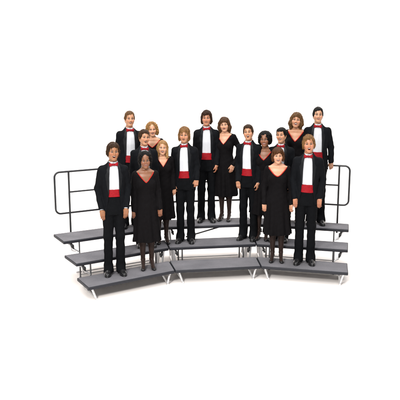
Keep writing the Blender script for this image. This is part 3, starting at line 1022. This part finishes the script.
        line = [(x, y - .003, z) for x, y, z in zip(xx, yy, zz)]
        back = [(hw * math.cos(a) * .98, .015 + .055 * math.sin(a), ztp + (1.448 - ztp) * math.sin(a)) for a in np.linspace(0, math.pi, 14)[1:-1]]
        mb = MB().tube(line + back, w.get('trim', .0062), 8, closed=True)
        mesh_obj('neckline_trim', np.array(mb.v) * s, mb.f, M['trim'], do)
        # ---- stockings
        lg = Field(); leg_ops(lg, w, .0022, top=.86)
        xs = np.arange(-.17, .171, .005); ys = np.arange(-.19, .12, .005); zs = axis((-.01, .16, .005), (.16, .80, .012))
        V, Q = surface(lg.grid(xs, ys, zs), xs, ys, zs)
        o = mesh_obj('stockings', V * s, Q, M['hose'], root)
    return root

# pixel places (photograph is 400 px wide): hx = head centre, top = top of the hair
PEOPLE = [
  dict(depth=.235, label='tan man in tuxedo with tousled brown hair at the left end of the lowest step', sex='m', tier=1, hx=113, top=142, yaw=12, hyaw=6, hpitch=2, hroll=2,
       skin='tan', hair='brown', style='tousle', mo=.013, mw=.020, cumm=(1.035, 1.135), seed=1.1, lean=.6, bend=3, sweep=-.016, fw=1.0,
       armR=dict(E=(-.190, .050, 1.125), W=(-.150, -.075, .865), d=(.10, -.10, -1), n=(-.1, 1, 0), curl=.6), armL=dict(E=(.186, .050, 1.13), W=(.150, -.078, .872), d=(-.10, -.10, -1), n=(.1, 1, 0), curl=.7)),
  dict(label='dark-skinned woman in black dress with short dark curls, standing on the lowest step', sex='f', tier=1, hx=145, top=150.5, yaw=10, hyaw=0, hpitch=0,
       skin='brown', hair='black', style='afro', afro=(.104, .116, .108), mo=.008, mw=.025, seed=2.3, line=.002, lean=-.5, bend=9, teeth=.5, nw=1.3, neck=(1.275, .110, 1.405), fw=1.0, iris=(.02, .012, .01),
       armR=dict(W=(-.175, -.05, .86), n=(-.3, 1, 0)), armL=dict(W=(.185, -.05, .875), n=(.5, 1, 0), curl=1.3)),
  dict(label='tall man in tuxedo with short sandy hair at the left end of the top step', sex='m', tier=3, hx=129.5, top=110.5, yaw=14, hyaw=3, hpitch=4, hroll=3, skin='fair', hair='sandy',
       style='short', mo=.008, mw=.022, seed=3.2, lean=.8, bend=9, teeth=.5, sweep=.018, fw=.95, jaw=1.05, line=.006, nose=1.1),
  dict(label='woman with blonde curls on the top step, beside the tall sandy-haired man', sex='f', tier=3, hx=152, top=121.5, yaw=4, hyaw=5, hpitch=0, hroll=-3, skin='pale', hair='blond', style='curly',
       mo=.009, mw=.022, seed=4.7, line=.016, sweep=.006, bend=10, teeth=.5, neck=(1.29, .125, 1.405)),
  dict(label='man in tuxedo with short dark brown hair, half hidden behind the dark-skinned curly-haired woman', sex='m', tier=2, hx=144, top=129, yaw=12, hyaw=14, hpitch=3, hroll=6, skin='fair', hair='brown',
       style='short', mo=.010, mw=.020, seed=5.5, sweep=-.014, fw=.98, line=-.004),
  dict(label='woman in black dress with long straight blonde hair below her shoulders', sex='f', tier=2, hx=162.5, top=140, yaw=10, hyaw=-6, hroll=3, hpitch=2, skin='pale', hair='light', style='long', mo=.010, mw=.021,
       seed=6.1, lean=.5, bend=9, teeth=.5, sweep=-.006, neck=(1.275, .085, 1.405), neck_pow=1., trim=.003, iris=(.05, .07, .09), armL=dict(W=(.180, -.05, .90), n=(.4, 1, 0))),
  dict(label='man in tuxedo with shaggy blond hair in the middle of the second step', sex='m', tier=2, hx=184.3, top=126.5, yaw=-6, hyaw=2, hroll=2, hpitch=-2, skin='fair', hair='wheat', style='shag', mo=.007, mw=.019,
       seed=7.4, lean=-.6, sweep=0.004, fw=.97, armL=dict(E=(.178, .03, 1.14), W=(.180, -.075, .955), d=(-.10, -.22, -1), n=(-.2, 1, 0), curl=1.9)),
  dict(label='tall man in tuxedo with dark hair in the middle of the top step', sex='m', tier=3, hx=206.5, top=110, yaw=0, hyaw=-4, hpitch=0, skin='ruddy', hair='chest', style='shag', mo=.006, mw=.022, seed=8.2, bend=8, teeth=.5, sweep=.016, fw=.97),
  dict(label='brown-haired woman with fringe on the top step, one arm bent to her hip', sex='f', tier=3, hx=224.5, top=117, yaw=-14, hyaw=6, hpitch=0, hroll=-3, skin='pale', hair='nut', style='feather', mo=.006, mw=.023,
       seed=9.9, lean=-.8, bend=6, sweep=.010, neck=(1.27, .105, 1.41), nshift=.0, trim=.004, armL=dict(E=(.245, .06, 1.13), W=(.155, -.095, .92), d=(-.28, -.30, -1), n=(-.3, 1, 0), curl=.8)),
  dict(label='man in tuxedo with short brown hair and mouth wide open on the second step', sex='m', tier=2, hx=248.5, top=124, yaw=-20, hyaw=8, hpitch=6, hroll=-5, skin='fair', hair='brown', style='short', mo=.016, mw=.017, seed=10.3, lean=-.7, bend=0, sweep=.014,
       fw=.97, line=-.002, armR=dict(W=(-.128, -.085, .875), n=(-.2, 1, 0), d=(.12, -.12, -1), curl=1.2)),
  dict(label='dark-skinned woman with round full afro on the second step', sex='f', tier=2, hx=265, top=130.5, yaw=-13, hyaw=-4, hpitch=3, hroll=-4, skin='brown', hair='black', style='afro', afro=(.118, .120, .114), mo=.008, mw=.027, seed=11.6, line=.012, sweep=.004, lean=.6, bend=10, teeth=.45,
       nw=1.3, neck=(1.27, .112, 1.405), iris=(.02, .012, .01)),
  dict(label='smiling woman with short reddish brown bob at the front, on the lowest step', sex='f', tier=1, hx=278, top=147, yaw=-8, hyaw=5, hpitch=0, skin='pale', hair='auburn', style='bob', mo=.009, mw=.024, seed=12.8, lean=-.5, bend=10, teeth=.45, sweep=.012,
       neck=(1.285, .128, 1.405), neck_pow=1.5, armR=dict(W=(-.195, -.05, .865), n=(-.4, 1, 0)), armL=dict(W=(.195, -.05, .875), n=(.8, .8, 0), curl=1.2)),
  dict(label='man with short black hair looking over the shoulder of the woman with the reddish bob', sex='m', tier=2, hx=281.5, top=127, yaw=-14, hyaw=-12, hpitch=4, hroll=-5, skin='fair', hair='black', style='short', mo=.010, mw=.023, seed=13.1, bend=9, teeth=.5, sweep=-.018, fw=.98, line=-.003),
  dict(label='laughing woman with layered light brown hair to her shoulders on the top step', sex='f', tier=3, hx=296.5, top=112, yaw=-14, hyaw=4, hpitch=8, hroll=5, skin='fair', hair='sandy', style='feather', mo=.012, mw=.024, seed=14.5, lean=.7, bend=10, teeth=.5, sweep=-.016,
       neck=(1.265, .112, 1.41), line=.006),
  dict(depth=.245, label='blond man in tuxedo with mouth open wide at the right end of the lowest step', sex='m', tier=1, hx=308.8, top=134.5, yaw=-9, hyaw=3, hpitch=3, hroll=-3, skin='ruddy', hair='wheat', style='tousle', mo=.015, mw=.018, seed=15.7, lean=.4, bend=0, sweep=-.010, fw=.98,
       armR=dict(E=(-.184, .045, 1.125), W=(-.155, -.070, .885), d=(.05, -.10, -1), n=(-.5, 1, 0), curl=.9), armL=dict(E=(.196, .055, 1.135), W=(.160, -.065, .900), d=(-.04, -.10, -1), n=(.5, 1, 0), curl=1.)),
  dict(label='tall man with short black hair on the top step, one hand on the rail', sex='m', tier=3, hx=318, top=106.5, yaw=-8, hyaw=5, hpitch=5, hroll=2, skin='olive', hair='black', style='short', mo=.006, mw=.021, seed=16.4, lean=-.5, bend=8, teeth=.5, sweep=.018, fw=.97, line=.004,
       armL=dict(E=(.195, .05, 1.14), W=(.215, .02, .925), d=(.05, .10, -1), n=(0, 1, 0), curl=1.2)),
]
for w in PEOPLE:
    person(w)
    print('person', w['hx'], w['report'], round(time.time() - T0, 1))

# ------------------------------------------------------------------ white studio sweep
m, nt, b = new_mat('white_seamless_paper')
tc = nt.nodes.new('ShaderNodeTexCoord'); n = nt.nodes.new('ShaderNodeTexNoise'); n.inputs['Scale'].default_value = .8; n.inputs['Detail'].default_value = 6
r = nt.nodes.new('ShaderNodeValToRGB'); r.color_ramp.elements[0].color = (.90, .855, .825, 1); r.color_ramp.elements[1].color = (.94, .895, .865, 1)
nt.links.new(tc.outputs['Object'], n.inputs['Vector']); nt.links.new(n.outputs['Fac'], r.inputs['Fac']); nt.links.new(r.outputs['Color'], b.inputs['Base Color'])
b.inputs['Roughness'].default_value = .85
prof = [(-3, 0), (12.5, 0)]
for i in range(1, 17):
    a = math.pi / 2 * i / 16; prof.append((12.5 + 2.5 * math.sin(a), 2.5 - 2.5 * math.cos(a)))
prof.append((15, 9))
mb = MB()
mb.loft([[(x, y, z) for x in (-14, -7, 0, 7, 14)] for y, z in prof], closed_ring=False)
o = mb.build('backdrop', m); tag(o, kind='structure')

# ------------------------------------------------------------------ studio lamps
def area(name, loc, target, sx, sy, power, col=(1, 1, 1)):
    l = bpy.data.lights.new(name, 'AREA'); l.shape = 'RECTANGLE'; l.size = sx; l.size_y = sy; l.energy = power; l.color = col
    o = bpy.data.objects.new(name, l); COL.objects.link(o); o.location = loc
    o.rotation_euler = (Vector(target) - Vector(loc)).to_track_quat('-Z', 'Y').to_euler()
    return o
area('overhead_softbox', (0, 8.5, 6.8), (0, 8.9, 0), 11, 8, 570, (1, .985, .97))
area('key_softbox', (-2.9, 1.0, 6.0), (0, 9.3, 1.2), 1.3, 1.3, 760, (1, .97, .93))
area('fill_softbox', (4.2, -.5, 4.4), (0, 9.3, 1.2), 2.0, 2.0, 55, (1, .98, .96))
area('backdrop_lamp', (0, 10.6, 7.2), (0, 14.6, 2.2), 14, 1.6, 700)
area('floor_lamp', (0, 3.2, 7.0), (0, 5.2, 0), 12, 3, 460)
wd = bpy.data.worlds.new('World'); scene.world = wd; wd.use_nodes = True
bg = wd.node_tree.nodes['Background']; bg.inputs['Color'].default_value = (1, .99, .98, 1); bg.inputs['Strength'].default_value = .10

scene.view_settings.view_transform = 'Standard'; scene.view_settings.look = 'None'
scene.view_settings.exposure = 0; scene.view_settings.gamma = 1
scene.render.engine = 'CYCLES'
scene.cycles.use_denoising = True
scene.cycles.max_bounces = 6
print('built in', round(time.time() - T0, 1))
